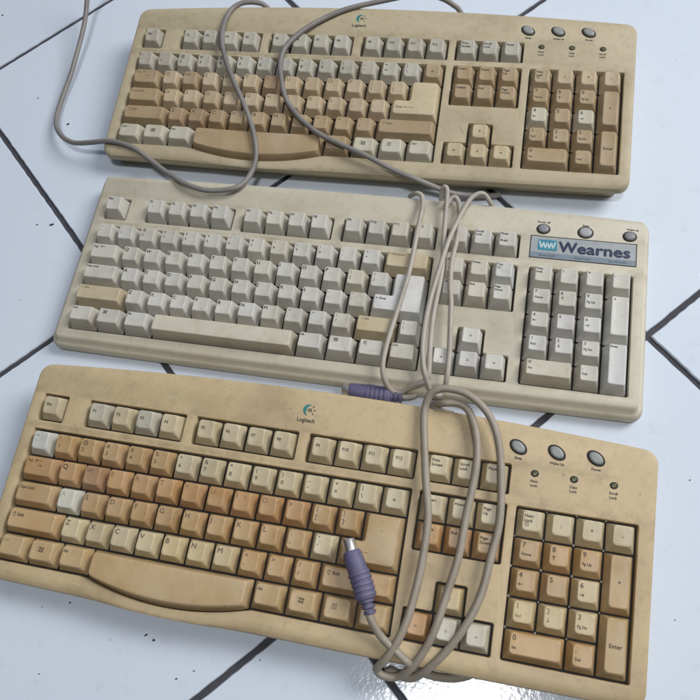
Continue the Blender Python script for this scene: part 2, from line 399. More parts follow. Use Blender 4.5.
# colours of the plastic itself (yellowed to different degrees)
COL = {'t':(.45,.295,.14), 'o':(.45,.265,.115), 'r':(.37,.22,.12), 'b':(.37,.27,.155), 'c':(.53,.455,.295), 'y':(.53,.42,.235), 'g':(.49,.465,.37), 'w':(.55,.55,.49),
       'G':(.53,.515,.465), 'W':(.575,.57,.54), 'B':(.54,.505,.41), 'T':(.51,.43,.28), 'k':(.46,.325,.165), 'l':(.46,.365,.24), 's':(.44,.42,.355), 'd':(.34,.235,.14)}
SH = dict(zip('1234567890', '!@#$%^&*()'))
def layout(style):
    """list of (name, group, x, row, w, h, kind, legend spec)"""
    Ls = []
    A = style == 'A'
    add = lambda *a: Ls.append(a)
    add('function_key','F',0,5,1,1,'k',('F','Esc'))
    for i in range(12): add('function_key','F',[2,3,4,5,6.5,7.5,8.5,9.5,11,12,13,14][i],5,1,1,'k',('F','F%d'%(i+1)))
    add('number_key','',0,4,1,1,'k',('S',('~','`')))
    for i, ch in enumerate('1234567890'): add('number_key','',1+i,4,1,1,'k',('S',(SH[ch],ch)))
    add('symbol_key','',11,4,1,1,'k',('S',('_','-'))); add('symbol_key','',12,4,1,1,'k',('S',('+','=')))
    if A:
        add('symbol_key','',13,4,1,1,'k',('S',('|','\\'))); add('backspace_key','',14,4,1,1,'k',('C','←'))
    else: add('backspace_key','',13,4,2,1,'k',('W','← Backspace'))
    add('tab_key','',0,3,1.5,1,'k',('T',''))
    for i, ch in enumerate('QWERTYUIOP'): add('letter_key','',1.5+i,3,1,1,'k',('L',ch))
    add('symbol_key','',11.5,3,1,1,'k',('S',('{','['))); add('symbol_key','',12.5,3,1,1,'k',('S',('}',']')))
    add('caps_lock_key','',0,2,1.75,1,'k',('W','Caps Lock'))
    for i, ch in enumerate('ASDFGHJKL'): add('letter_key','',1.75+i,2,1,1,'k',('L',ch))
    add('symbol_key','',10.75,2,1,1,'k',('S',(':',';'))); add('symbol_key','',11.75,2,1,1,'k',('S',('"',"'")))
    add('enter_key','',12.75,2,2.25,2,'ell',('E','Enter'))
    add('shift_key','',0,1,2.25,1,'k',('H',''))
    for i, ch in enumerate('ZXCVBNM'): add('letter_key','',2.25+i,1,1,1,'k',('L',ch))
    for i, ch in enumerate(('<,','>.','?/')): add('symbol_key','',9.25+i,1,1,1,'k',('S',(ch[0],ch[1])))
    if A: add('shift_key','',12.25,1,2.75,1,'k',('H',''))
    else: add('shift_key','',12.25,1,1.75,1,'k',('H','')); add('symbol_key','',14,1,1,1,'k',('S',('|','\\')))
    for i, (nm, sp) in enumerate((('modifier_key',('W','Ctrl')),('modifier_key',('V','')),('modifier_key',('W','Alt')))): add(nm,'',1.25*i,0,1.25,1,'k',sp)
    add('space_bar','',3.75,0,6.25,1,'space',None)
    for i, sp in enumerate((('W','Alt'),('V',''),('M',''),('W','Ctrl'))): add('modifier_key','',10+1.25*i,0,1.25,1,'k',sp)
    for i, sp in enumerate((('W','Print|Screen'),('W','Scroll|Lock'),('W','Pause') if A else ('D',('Pause','Break')))): add('navigation_key','FV',i,5,1,1,'k',sp)
    for r, row in ((4,('Insert','Home','Page|Up')),(3,('Delete','End','Page|Down'))):
        for i, s in enumerate(row): add('navigation_key','V',i,r,1,1,'k',('W',s))
    add('arrow_key','V',1,1,1,1,'k',('C','↑'))
    for i, s in enumerate('←↓→'): add('arrow_key','V',i,0,1,1,'k',('C',s))
    add('numpad_key','M',0,4,1,1,'k',('W','Num|Lock'))
    for i, s in enumerate('/*-'): add('numpad_key','M',1+i,4,1,1,'k',('N',(s,'')) if not A else ('C',s))
    for r, row in ((3,(('7','Home'),('8','↑'),('9','Pg Up'))),(2,(('4','←'),('5',''),('6','→'))),(1,(('1','End'),('2','↓'),('3','Pg Dn')))):
        for i, s in enumerate(row): add('numpad_key','M',i,r,1,1,'k',('N',s))
    add('numpad_key','M',3,2,1,2,'k',('C','+') if A else ('N',('+','')))
    add('numpad_key','M',0,0,2,1,'k',('N',('0','Ins'))); add('numpad_key','M',2,0,1,1,'k',('N',('.','Del')))
    add('numpad_key','M',3,0,1,2,'k',('C','Enter') if A else ('W','Enter'))
    return Ls
def keyboard(style, frame, label, cols, FY, VX, MX, casecol, ink, fade, jit):
    o, ex, ey, ez = [Vector(frame[i:i+3]) for i in (0,3,6,9)]
    pr = PA if style == 'A' else PB; bz = pr.bez
    H = o.z/ez.z
    root = bpy.data.objects.new('keyboard', None); C.objects.link(root); root.empty_display_size = .02
    loc = (o-ez*H)*MM
    root.matrix_world = Matrix(((ex.x,ey.x,ez.x,loc.x),(ex.y,ey.y,ez.y,loc.y),(ex.z,ey.z,ez.z,loc.z),(0,0,0,1)))
    tag(root, label, 'keyboard', 'computer keyboards lying on the tiles')
    OFF = (0, 0, H)
    m = .9
    def rect(x0, y0, x1, y1, e=m): return [(x0-e,y0-e),(x1+e,y0-e),(x1+e,y1+e),(x0-e,y1+e)]
    wells = [rect(0,FY,U,FY+U), rect(2*U,FY,6*U,FY+U), rect(6.5*U,FY,10.5*U,FY+U), rect(11*U,FY,15*U,FY+U),
             rect(0,0,15*U,5*U), rect(VX,FY,VX+3*U,FY+U), rect(VX,3*U,VX+3*U,5*U), rect(MX,0,MX+4*U,5*U),
             [(VX-m,-m),(VX+3*U+m,-m),(VX+3*U+m,U+m),(VX+2*U+m,U+m),(VX+2*U+m,2*U+m),(VX+U-m,2*U+m),(VX+U-m,U+m),(VX-m,U+m)]]
    # ---- case: flat top with wells, rolled edges, side walls
    bm = bmesh.new()
    def zfloor(x, y): return (.6 - o.z - x*ex.z - y*ey.z)/ez.z
    if style == 'A':
        XL, XR, YB, bowB, RAD = -10.8, 445, 146, 9, 9
        rings = [(bz,-2.0,-6,0), (bz-.3,-1.1,-8.6,.15), (bz-1.0,-.4,-10.8,.35), (bz-2.2,0,-12.6,.6), (bz-4.2,.2,-13.5,.85), (bz-7.4,.3,-13.8,1), (bz-7.9,0,-13.4,1), (bz-8.0,-4.2,-9.4,1), (None,-6.5,-7.5,1)]
        fb = 2.0
    else:
        XL, XR, YB, bowB, RAD = -10, 446.5, 145, 4, 3.5
        rings = [(bz,-1.2,-6.5,0), (bz-.25,-.5,-7.6,0), (bz-.8,0,-8.6,0), (bz-2.0,.25,-9.7,0), (bz-4.6,.7,-11.6,0), (bz-5.0,2.6,-12.3,0), (bz-5.5,3.6,-13.3,0), (bz-7.0,4.4,-14.6,0), (bz-9.5,4.8,-15.2,0), (bz-13,4.8,-15.2,0), (None,4.2,-14.6,0)]
        fb = 1.2
    xc, hw = (XL+XR)/2, (XR-XL)/2
    loops = []
    for dz, e, yf, kk in rings:
        be = min(e, 1.5) if style == 'B' else e
        poly = [(XL-e,yf),(XR+e,yf),(XR+e,YB+be),(XL-e,YB+be)]
        pts = outline(poly, 0,0,0,0, RAD+e*.6+(1.5 if style=='B' and e > 3 else 0), 60, 8)
        lp = []
        for x, y in pts:
            t = max(0, 1-((x-xc)/hw)**2)
            if y > YB-20: y += bowB*t*((y-(YB-20))/20)
            elif y < yf+8:
                w_ = max(0, (yf+8-y)/8); y -= fb*t*w_
                if style == 'A': y -= bulge(x, .72)*(1-kk)*w_
            lp.append((x, y, dz if dz is not None else zfloor(x, y)))
        loops.append(lp)
    vr = [[V(bm, *p) for p in lp] for lp in loops]
    for a, b_ in zip(vr, vr[1:]): bridge(bm, b_, a)
    bm.faces.new(vr[-1])
    holes = []
    for wi, w_ in enumerate(wells):
        rs = []
        for ins, dz in ((-.7,0),(-.25,-.12),(0,-.55),(0.15,-7.5)):
            pts = outline(w_, ins,ins,ins,ins, 1.6, 40 if wi == 4 else 1, 4)
            if wi == 4 and style == 'A': pts = [(x, y-bulge(x) if y < 0 else y) for x, y in pts]
            rs.append([V(bm, x, y, bz+dz) for x, y in pts])
        for a, b_ in zip(rs, rs[1:]): bridge(bm, a, b_)
        holes.append(rs[0])
    polys = [[v_.co for v_ in vr[0]]]+[[v_.co for v_ in h] for h in holes]
    allv = vr[0]+[v_ for h in holes for v_ in h]
    for t in tessellate_polygon([[Vector((p.x, p.y, 0)) for p in pl] for pl in polys]):
        try: bm.faces.new([allv[i] for i in t])
        except ValueError: pass
    case = link_mesh('case', bm, M['case'] if style == 'A' else M['case_pale'], root, casecol, 32, off=OFF)
    # ---- plate under the keys
    bm = bmesh.new()
    xs0, xs1, y0, y1 = -2, MX+4*U+2, -11.5 if style == 'A' else -2, FY+U+2; zt = bz-7
    a = [V(bm, *p) for p in ((xs0,y0,zt),(xs1,y0,zt),(xs1,y1,zt),(xs0,y1,zt))]; b_ = [V(bm, v_.co.x/MM, v_.co.y/MM, zt-1.5) for v_ in a]
    bridge(bm, a, b_); bm.faces.new(a); bm.faces.new(b_[::-1])
    link_mesh('switch_plate', bm, M['dark'], root, off=OFF)
    if fade:   # pale bits of the frame show between the number pad keys
        bm = bmesh.new(); rp = random.Random(5)
        for i in range(5):
            for j in range(6):
                if (i in (0,4) or j in (0,5)) and not (j == 5 and 0 < i < 4) and not (i == 0 and 0 < j < 5): continue
                if i == 3 and j in (1,): continue
                x, y = MX+i*U+rp.uniform(-.4,.4), j*U+rp.uniform(-.4,.4); r_ = rp.uniform(.5,1.1)
                c0 = [V(bm, x+r_*math.cos(t*math.pi/4), y+r_*math.sin(t*math.pi/4), bz-7) for t in (0,2,4,6)]; c1 = [V(bm, v_.co.x/MM, v_.co.y/MM, bz-2.6) for v_ in c0]
                bridge(bm, c0, c1); bm.faces.new(c1)
        link_mesh('plate_post', bm, M['stud'], root, off=OFF)
    # ---- keys
    rk = random.Random(jit)
    for idx, (nm, grp, x, row, w, h, kind, sp) in enumerate(layout(style)):
        cc, lf = cols(nm, grp, x, row, sp)
        X = x*U; Y = row*U
        if 'F' in grp: Y = FY
        if 'V' in grp: X = VX+x*U
        if grp == 'M': X = MX+x*U
        me = key_mesh(pr, row, w, h, kind, nm)
        base = COL[cc]; j = rk.uniform(.94,1.05); j2 = rk.uniform(-.02,.02)
        col = (base[0]*j, base[1]*j*(1+j2*.5), base[2]*j*(1+j2*2))
        k = link_data(nm, me, root, col, (X, Y, H))
        k.rotation_euler = (rk.uniform(-.006,.006), rk.uniform(-.006,.006), rk.uniform(-.007,.007) if kind == 'k' and w < 2 else 0)
        k.location.z += rk.uniform(-.2,.15)*MM
        if lf[1]: k['label'] = lf[1]
        if sp:
            f = lf[0]; ik = tuple(ink[i]*(1-f)+col[i]*f for i in range(3))
            link_data('legend', legend_mesh(pr, row, w, h, kind, sp), k, ik)
    return root, H, bz
def flat_bm(bm_fn, name, mat, parent, H, color=None):
    bm = bmesh.new(); bm_fn(bm); bm.normal_update()
    for f in bm.faces:
        if f.normal.z < 0: f.normal_flip()
    me = bpy.data.meshes.new(name); bm.to_mesh(me); bm.free(); me.materials.append(mat)
    return link_data(name, me, parent, color, (0,0,H))
def dome(name, mat, parent, H, x, y, z, a, b_, h, rot=0, color=None, rim=None, flat=.75):
    def ringv(bm, s, zz): return [V(bm, x+s*(a*math.cos(t)*math.cos(rot)-b_*math.sin(t)*math.sin(rot)), y+s*(a*math.cos(t)*math.sin(rot)+b_*math.sin(t)*math.cos(rot)), zz) for t in [2*math.pi*k/28 for k in range(28)]]
    bm = bmesh.new(); R = [ringv(bm, 1, z-.5), ringv(bm, 1, z+h*.45), ringv(bm, .93, z+h*.75), ringv(bm, flat, z+h*.95), ringv(bm, .4, z+h)]
    for p, q_ in zip(R, R[1:]): bridge(bm, p, q_)
    bm.faces.new(R[-1])
    o_ = link_mesh(name, bm, mat, parent, color, 60, off=(0,0,H))
    if rim:
        bm = bmesh.new(); s = 1+.75/min(a, b_); R = [ringv(bm, s+.12, z-.3), ringv(bm, s+.1, z+.06), ringv(bm, s, z+.12), ringv(bm, 1.0, z+.05)]
        for p, q_ in zip(R, R[1:]): bridge(bm, p, q_)
        bm.faces.new(R[-1])
        link_data('button_rim' if name == 'power_button' else 'lamp_rim', link_only(bm, rim), o_, None)
    return o_
def link_only(bm, mat):
    bmesh.ops.recalc_face_normals(bm, faces=bm.faces[:])
    for f in bm.faces: f.smooth = True
    me = bpy.data.meshes.new('rim'); bm.to_mesh(me); bm.free(); me.materials.append(mat); return me
INK = (.045,.04,.038)
def trim_A(root, H, bz, lx=204.5, ly=140.5):
    zf = lambda x, y: bz+.09
    for i, (nm) in enumerate(('Sleep','Wake Up','Power')):
        x, y = 353.6+25.6*i, 135.3
        dome('power_button', M['plain'], root, H, x, y, bz, 5.1, 3.5, 1.9, math.radians(-33), (.27,.29,.28), M['dark'])
        flat_bm(lambda bm: text_into(bm, nm, x+.8, y-8.3, 1.75/CAP, zf, .09, 'CENTER'), 'button_label', M['ink'], root, H, INK)
    for i, nm in enumerate(('Num|Lock','Caps|Lock','Scroll|Lock')):
        x, y = 366.3+25.6*i, 119.0
        dome('indicator_lamp', M['led'], root, H, x, y, bz, 1.7, 1.5, .5, 0, None, M['dark'])
        flat_bm(lambda bm: [text_into(bm, s, x, y-6.0-2.9*j, 1.75/CAP, zf, .09, 'CENTER') for j, s in enumerate(nm.split('|'))], 'lamp_label', M['ink'], root, H, INK)
    # emblem: teal crescent round a ringed dot with three rays, name underneath
    def cres(bm):
        n = 18; A_ = []; B_ = []
        for k in range(n+1):
            t = math.radians(62+ (262-62)*k/n); w_ = math.sin(math.pi*k/n)**.7
            A_.append((lx-.2+4.0*math.cos(t), ly+4.2*math.sin(t))); B_.append((lx-.2+(4.0-2.5*w_)*math.cos(t)+.2, ly+(4.2-2.2*w_)*math.sin(t)))
        for k in range(n): quad_into(bm, [A_[k],A_[k+1],B_[k+1],B_[k]], zf)
    em = flat_bm(cres, 'emblem', M['tealdark'], root, H)
    def eye(bm):
        for k in range(20):
            t0, t1 = 2*math.pi*k/20, 2*math.pi*(k+1)/20
            quad_into(bm, [(lx+.9+1.5*math.cos(t),ly+1.3*math.sin(t)) for t in (t0,t1)]+[(lx+.9+.75*math.cos(t),ly+.6*math.sin(t)) for t in (t1,t0)], lambda x,y: bz+.13)
        for an in (48, 2, -46):
            a_ = math.radians(an); d = Vector((math.cos(a_), math.sin(a_))); n_ = Vector((-d.y, d.x))*.32; c0 = Vector((lx+.9, ly))
            quad_into(bm, [tuple(c0+d*2.5+n_), tuple(c0+d*2.5-n_), tuple(c0+d*4.3-n_), tuple(c0+d*4.3+n_)], zf)
    flat_bm(eye, 'emblem_eye', M['ink'], em, 0, (.03,.03,.04))
    flat_bm(lambda bm: text_into(bm, 'Logitech', lx-.7, ly-9.0, 3.0/CAP, zf, .12, 'CENTER', .93), 'maker_name', M['ink'], root, H, INK)
def trim_B(root, H, bz):
    zf = lambda x, y: bz+.09
    for i, nm in enumerate(('Power off','Sleep','Wake up')):
        x, y = (369.3,401.6,435.0)[i], 130.6; r_ = (4.2,4.9,4.2)[i]
        dome('power_button', M['plain'], root, H, x, y, bz, r_, r_*.86, 2.0, 0, ((.23,.225,.25),(.36,.36,.375),(.23,.225,.25))[i], M['dark'], .6)
        flat_bm(lambda bm: text_into(bm, nm, x+(2 if i == 2 else 0), y+5.4, 1.75/CAP, zf, .09, 'CENTER'), 'button_label', M['ink'], root, H, INK)
    x0, x1, y0, y1 = 360.7, 440.2, 105.0, 123.8
    def box(bm, a, b_, c_, d, z0, z1):
        A_ = [V(bm, *p, z0) for p in ((a,b_),(c_,b_),(c_,d),(a,d))]; B_ = [V(bm, *p, z1) for p in ((a+.15,b_+.15),(c_-.15,b_+.15),(c_-.15,d-.15),(a+.15,d-.15))]
        bridge(bm, A_, B_); bm.faces.new(B_)
    bm = bmesh.new(); box(bm, x0-.8, y0-.8, x1+.8, y1+.8, bz-.3, bz+.10); rim = link_mesh('panel_frame', bm, M['dark'], root, off=(0,0,H))
    bm = bmesh.new(); box(bm, x0, y0, x1, y1, bz-.2, bz+.22); pan = link_mesh('name_panel', bm, M['sticker'], root, off=(0,0,H))
    z2 = lambda x, y: bz+.27; z3 = lambda x, y: bz+.32
    flat_bm(lambda bm: quad_into(bm, [(x0+.3,y0+.3),(x1-.3,y0+.3),(x1-.3,y0+4.6),(x0+.3,y0+4.6)], z2), 'lamp_band', M['band'], pan, 0)
    flat_bm(lambda bm: quad_into(bm, [(x0+5.4,y0+6.6),(x0+20.0,y0+6.6),(x0+20.0,y1-2.8),(x0+5.4,y1-2.8)], z2), 'emblem', M['teal'], pan, 0)
    def ws(bm):
        for k in range(2):
            X = x0+6.6+k*6.0; Y0, Y1 = y0+8.3, y1-4.2; t = 1.15
            for (a, b_) in (((0,Y1),(1.6,Y0)),((1.6,Y0),(3.1,Y1-.6)),((3.1,Y1-.6),(4.6,Y0)),((4.6,Y0),(6.2,Y1))):
                quad_into(bm, [(X+a[0]-t/2,a[1]),(X+a[0]+t/2,a[1]),(X+b_[0]+t/2,b_[1]),(X+b_[0]-t/2,b_[1])], z3)
    flat_bm(ws, 'emblem_mark', M['white'], pan, 0)
    wx = max(p[0] for p in text_geo('W', 9.2/CAP, 0, 'LEFT', 1.02)[0])
    ex_ = max(p[0] for p in text_geo('earnes', 9.2/CAP, 0, 'LEFT', 1.13)[0]); kx = (x1-4.6-(x0+21.6+wx+.2))/ex_*1.13
    flat_bm(lambda bm: (text_into(bm, 'W', x0+21.6, y0+6.5, 9.2/CAP, z3, .5, 'LEFT', 1.02), text_into(bm, 'earnes', x0+21.6+wx+.2, y0+6.5, 9.2/CAP, z3, .5, 'LEFT', kx)), 'maker_name', M['navy'], pan, 0)
    def small(bm):
        for i, s in enumerate(('Num Lock','Caps Lock','Scroll Lock')): text_into(bm, s, x0+(13,40,66)[i], y0+1.5, 1.7/CAP, z3, .03, 'CENTER', 1.25)
    flat_bm(small, 'lamp_label', M['ink'], pan, 0, (.035,.045,.07))
FR = [[-152.58498, 483.17327, 27.0397, 0.91429, -0.40503, 0.00488, 0.40291, 0.91062, 0.09179, -0.04162, -0.08196, 0.99577],
      [-216.51101, 313.75805, 25.32216, 0.90975, -0.41515, 0.00135, 0.41497, 0.90945, 0.02662, -0.01228, -0.02366, 0.99964],
      [-284.87204, 142.02654, 28.32014, 0.90433, -0.42672, 0.01014, 0.42506, 0.90246, 0.06992, -0.03899, -0.05892, 0.9975]]
def colsTop(nm, grp, x, row, sp):
    lab = None; f = .1; s = sp[1] if sp else ''
    if grp == 'F' : c = 'c' if s == 'zz' else 's'
    elif grp == 'FV': c = 's'
    elif grp == 'V': c = 'b' if nm == 'navigation_key' else 'T'
    elif grp == 'M':
        c = 'b'
        if sp[0] == 'N' and s[0] in '46': c = 'g'; lab = 'whitish number pad key standing out among yellowed ones'
        if row == 4: c = 'l'
    elif row == 4: c = 'b' if nm == 'backspace_key' else 's'
    elif row in (3,2):
        c = 'l'; f = .35
        if s in ('W','Y'): c = 'd'
        if nm in ('tab_key','caps_lock_key'): c = 'b'; f = .5
        if nm == 'enter_key': c = 'T'; f = .3
    elif row == 1: c = 'd' if s in ('Z','X') else 'b'; f = .5 if nm == 'shift_key' else .2
    else:
        c = 'g'
        if nm == 'space_bar': c = 'k'; c = 'b'
        if 9.9 < x < 10.1: c = 'b'
        if x in (0,1.25,2.5): c = 'g'
    return c, (f, lab)
def colsMid(nm, grp, x, row, sp):
    s = sp[1] if sp else ''; c = 'G'; f = .1; lab = None
    if s == 'A' or s == 'N': c = 'W'
    if row == 4 and grp == '' : c = 'G'; f = .2
    if s in (('*','8'),('{','[')) or s in ('F11',): c = 'B'
    if nm == 'backspace_key': c = 'T'; f = .45; lab = 'yellowed backspace key'
    if nm == 'shift_key': c = 'T'; f = .45; lab = 'yellowed shift key'
    if nm == 'space_bar': c = 'B'
    if nm == 'enter_key': c = 'W'
    if grp == 'V' and s in ('Page|Up',) or nm == 'arrow_key': c = 'W'; f = .3
    if grp == 'V' and s in ('Home','End'): c = 'B'
    if grp == 'M' and sp[0] == 'N' and s[0] in ('1','2','5','6'): c = 'W'
    if grp == 'M' and sp[0] == 'N' and s[0] == '0': c = 'B'
    if grp == 'M' and x == 3 and row in (0,2): c = 'W'
    return c, (f, lab)
def colsLow(nm, grp, x, row, sp):
    s = sp[1] if sp else ''; c = 't'; f = .15; lab = None
    if grp == 'F': c = 'c' if s not in ('F1','F3') else 'g'
    elif grp == 'FV': c = 'c'
    elif grp == 'V':
        if nm == 'arrow_key':
            c = {'↑':'y','←':'o','↓':'g','→':'g'}[s]; f = .6
        else: c = 'c' if row == 4 else ('o' if s != 'Page|Down' else 't')
    elif grp == 'M':
        c = 'c' if row == 4 else ('t' if x < 3 else 'k'); f = .15
        if row == 1 and sp[0] == 'N': c = 'y'; f = .45 if s[0] != '3' else .2
        if s == '/' : f = .6
        if row == 2 and sp[0] == 'N': c = 'y' if s[0] == '6' else 't'
    elif row == 4:
        if s == ('~','`'): c = 'w'; lab = 'whitish key at the left end of the number row'
        elif x <= 5: c = 't'; f = .25
        else: c = 'c'
    elif row == 3:
        c = 'o' if s != 'W' else 'r'; f = .1 if s == 'Q' else .5
        if s == 'W': lab = 'reddish brown letter key beside the Q'
        if nm == 'tab_key': f = .3
        if nm == 'symbol_key': c = 't'; f = .2
    elif row == 2:
        c = 't'; f = .25
        if s == 'A': c = 'w'; f = .65; lab = 'white letter key with a faded legend'
        if s == ('"',"'"): c = 'c'
        if nm == 'enter_key': c = 'k'; f = .4
    elif row == 1: c = 'y' if nm == 'letter_key' else 't'; c = 'c' if s in ('Z','X','C','V') else c; f = .15
    else: c = 'k' if nm != 'space_bar' else 'k'; f = .2
    if row == 0 and x == 0 and grp == '': f = .7
    return c, (f, lab)
k1, H1, b1 = keyboard('A', FR[0], 'yellowed keyboard farthest back, crossed by two grey cables, greyish number row', colsTop, 102.65, 293.6, 359.0, (.46,.395,.265), (.035,.03,.028), False, 11)
trim_A(k1, H1, b1, 204, 142.5)
k2, H2, b2 = keyboard('B', FR[1], 'middle keyboard with pale grey keys and a blue name panel over its number pad', colsMid, 103.5, 294.4, 362.0, (.51,.475,.375), (.018,.018,.022), False, 12)
trim_B(k2, H2, b2)
k3, H3, b3 = keyboard('A', FR[2], 'nearest keyboard, strongly yellowed orange tan keys, one white letter key', colsLow, 103.2, 292.7, 357.6, (.53,.415,.245), (.028,.022,.02), True, 13)
trim_A(k3, H3, b3, 204.6, 139.6)
# ------------------------------------------------------------------ cables
CAB_A = [(-134.4, 678.5, 60.0), (-149.5, 674.3, 34.0), (-156.8, 665.1, 26.0), (-162.4, 652.9, 20.0), (-174.6, 622.2, 14.0), (-194.1, 585.0, 8.0), (-204.9, 561.5, 6.0), (-210.1, 543.4, 7.0), (-207.4, 524.9, 10.0), (-194.1, 503.2, 15.0), (-176.3, 492.7, 20.0), (-158.2, 483.8, 25.1), (-146.3, 476.5, 24.5), (-135.2, 467.0, 22.9), (-125.4, 455.4, 18.9), (-110.0, 433.4, 20.0), (-98.5, 415.7, 25.0), (-84.1, 403.2, 26.5), (-71.0, 397.6, 26.5), (-55.6, 394.1, 27.0), (-44.1, 403.9, 23.0), (-34.7, 415.9, 25.9), (-30.5, 428.8, 30.2), (-29.1, 444.7, 32.0), (-30.4, 467.8, 33.9), (-33.3, 496.5, 36.1), (-37.0, 522.8, 38.1), (-36.5, 544.0, 39.4), (-31.6, 565.9, 38.9), (-22.9, 581.5, 38.5), (-13.1, 587.7, 38.0), (-3.4, 587.6, 37.9), (7.3, 584.7, 36.1), (12.0, 582.3, 33.0), (15.8, 581.7, 24.1)]
CAB_B = [(183.7, 501.3, 22.5), (178.3, 511.9, 33.2), (174.5, 515.0, 36.3), (168.6, 520.1, 39.5), (159.6, 527.3, 40.7), (144.3, 535.9, 40.8), (126.5, 539.5, 40.3), (103.6, 542.7, 39.6), (80.2, 543.8, 39.3), (55.4, 539.6, 39.4), (41.0, 533.8, 40.3), (27.9, 525.7, 40.7), (16.2, 516.0, 39.8), (9.3, 502.7, 38.4), (7.1, 485.6, 36.9), (6.4, 463.8, 35.1), (10.6, 447.2, 33.9), (16.5, 434.4, 33.1), (25.5, 420.5, 32.3), (35.2, 409.7, 31.9), (46.1, 397.5, 31.3), (57.1, 386.4, 30.9), (68.0, 376.0, 28.4), (78.9, 366.1, 25.3), (89.8, 356.2, 23.7), (101.9, 350.7, 17.0), (112.1, 344.2, 14.0), (121.1, 339.6, 11.0), (132.4, 336.4, 8.0), (143.8, 333.6, 5.0), (157.1, 331.2, 3.5)]
CAB_C1 = [(147.4, 311.6, 8.0), (142.1, 314.0, 21.7), (139.7, 320.0, 25.8), (136.1, 322.3, 27.9), (130.0, 321.5, 28.3), (123.3, 316.5, 28.6), (110.0, 301.2, 30.0), (94.0, 281.7, 32.9), (78.4, 257.3, 32.6), (64.1, 233.7, 31.9), (54.6, 211.4, 30.7), (49.5, 193.1, 28.2), (48.5, 182.5, 24.5), (49.6, 176.4, 16.0), (53.6, 171.8, 14.0), (59.0, 174.3, 14.0), (62.9, 181.0, 25.6), (71.7, 203.0, 28.2), (81.7, 229.6, 29.0), (87.6, 249.7, 29.5), (95.4, 268.0, 30.1), (104.7, 285.9, 29.6), (114.1, 308.6, 27.3), (116.9, 320.8, 25.6), (115.8, 326.7, 25.7), (111.5, 326.4, 24.6), (107.2, 322.2, 24.0)]
CAB_C2 = [(104.4, 328.1, 24.1), (107.2, 333.0, 28.8), (109.3, 334.6, 31.8), (111.2, 332.7, 32.8), (110.1, 327.6, 30.7), (104.4, 314.8, 27.3), (97.6, 297.1, 27.8), (91.1, 278.9, 29.8), (78.9, 252.5, 29.5), (66.4, 225.8, 28.7), (57.2, 203.3, 28.1), (52.4, 189.1, 25.7), (49.5, 183.4, 23.5), (42.5, 183.0, 20.4), (33.9, 183.8, 13.0), (25.9, 183.6, 9.0), (20.2, 187.6, 13.0), (18.3, 192.9, 21.3), (19.7, 202.2, 26.1), (27.6, 217.4, 28.2), (38.3, 234.6, 28.8), (51.1, 254.2, 29.4), (60.1, 268.4, 29.8), (71.9, 292.1, 30.9), (84.6, 318.2, 29.1), (89.5, 331.2, 25.5), (90.1, 338.2, 24.7), (86.9, 341.9, 23.2), (83.7, 348.5, 12.0)]
CAB_P2 = [(19.8, 184.5, 7.5), (26.1, 182.0, 7.5), (30.3, 180.1, 7.0), (37.2, 179.6, 6.0), (44.5, 183.2, 6.0), (51.0, 188.9, 6.0)]
CAB_D = [(59.7, 156.7, 10.0), (49.6, 154.1, 36.1), (46.4, 163.1, 24.0), (51.2, 156.9, 42.3), (61.0, 153.6, 43.5), (67.3, 146.4, 43.3), (67.5, 131.5, 43.0), (61.9, 111.3, 43.1), (53.0, 91.7, 41.6), (43.0, 75.6, 40.2), (30.3, 52.9, 38.4), (16.3, 33.8, 36.7), (5.2, 19.4, 35.4), (-4.7, 8.7, 31.4), (-16.8, -0.9, 26.3), (-27.6, -4.6, 17.0), (-36.2, -2.1, 18.0), (-39.5, 2.2, 20.0), (-37.3, 4.4, 24.0), (-28.7, 8.9, 29.5), (-15.4, 21.2, 33.7), (-3.4, 39.1, 36.2), (7.9, 59.0, 37.9), (18.5, 82.5, 39.7), (23.9, 101.5, 41.0), (29.4, 120.9, 42.4), (34.5, 141.6, 41.8), (39.0, 155.2, 42.3), (45.0, 162.7, 46.4), (51.2, 164.2, 48.8), (58.0, 162.9, 50.0), (68.8, 156.2, 50.0), (77.2, 142.5, 48.5), (79.8, 126.8, 46.7), (77.3, 106.5, 44.4), (68.9, 81.6, 41.6), (61.5, 63.7, 40.2), (50.2, 46.1, 38.8), (40.7, 32.2, 37.6), (26.9, 17.3, 36.1), (9.7, 4.3, 31.7), (-7.2, -3.9, 26.0), (-18.8, -6.6, 16.0), (-27.1, -2.1, 12.0), (-32.5, 2.4, 14.0)]
CAB_D2 = [(-33.5, 43.1, 39.4), (-33.4, 33.7, 38.8), (-32.2, 28.0, 36.5), (-30.1, 20.8, 32.6), (-25.8, 13.0, 30.3), (-21.3, 5.7, 29.8), (-19.0, 2.4, 29.0), (-16.1, -1.8, 17.0), (-11.8, -5.4, 13.0), (-1.4, -10.9, 9.0), (12.3, -14.8, 5.0), (28.4, -13.4, 4.0)]
PLUG3 = [(-35.3, 84.0, 41.7), (-35.3, 76.4, 41.2), (-33.4, 55.7, 40.3), (-33.4, 46.9, 39.7), (-33.4, 33.7, 38.8)]
PLUG2 = [(-13.3, 200.1, 7.5), (-9.2, 197.6, 7.5), (13.4, 187.0, 7.5), (26.1, 182.0, 7.5)]
SP= [(-228.3, 431.7, 2.2), (-241.4, 436.0, 1.0), (-201.7, 541.5, 1.5), (-228.1, 584.6, 0.9), (-256.4, 712.2, 1.2), (-192.4, 65.5, 1.4), (-187.6, 60.8, 1.3), (-244.2, 101.7, 1), (-271.0, 59.8, 1), (-162.7, 33.9, 1), (-175.9, 32.1, 1.1), (249.6, 251.9, 0.6), (205.2, 66.3, 0.6), (-265.0, 104.1, 0.6), (-262.7, 363.1, 0.4), (351.1, 418.9, 0.3), (-116.7, 29.2, 0.5), (-218.2, 68.9, 0.4), (157.5, -16.8, 0.45)]
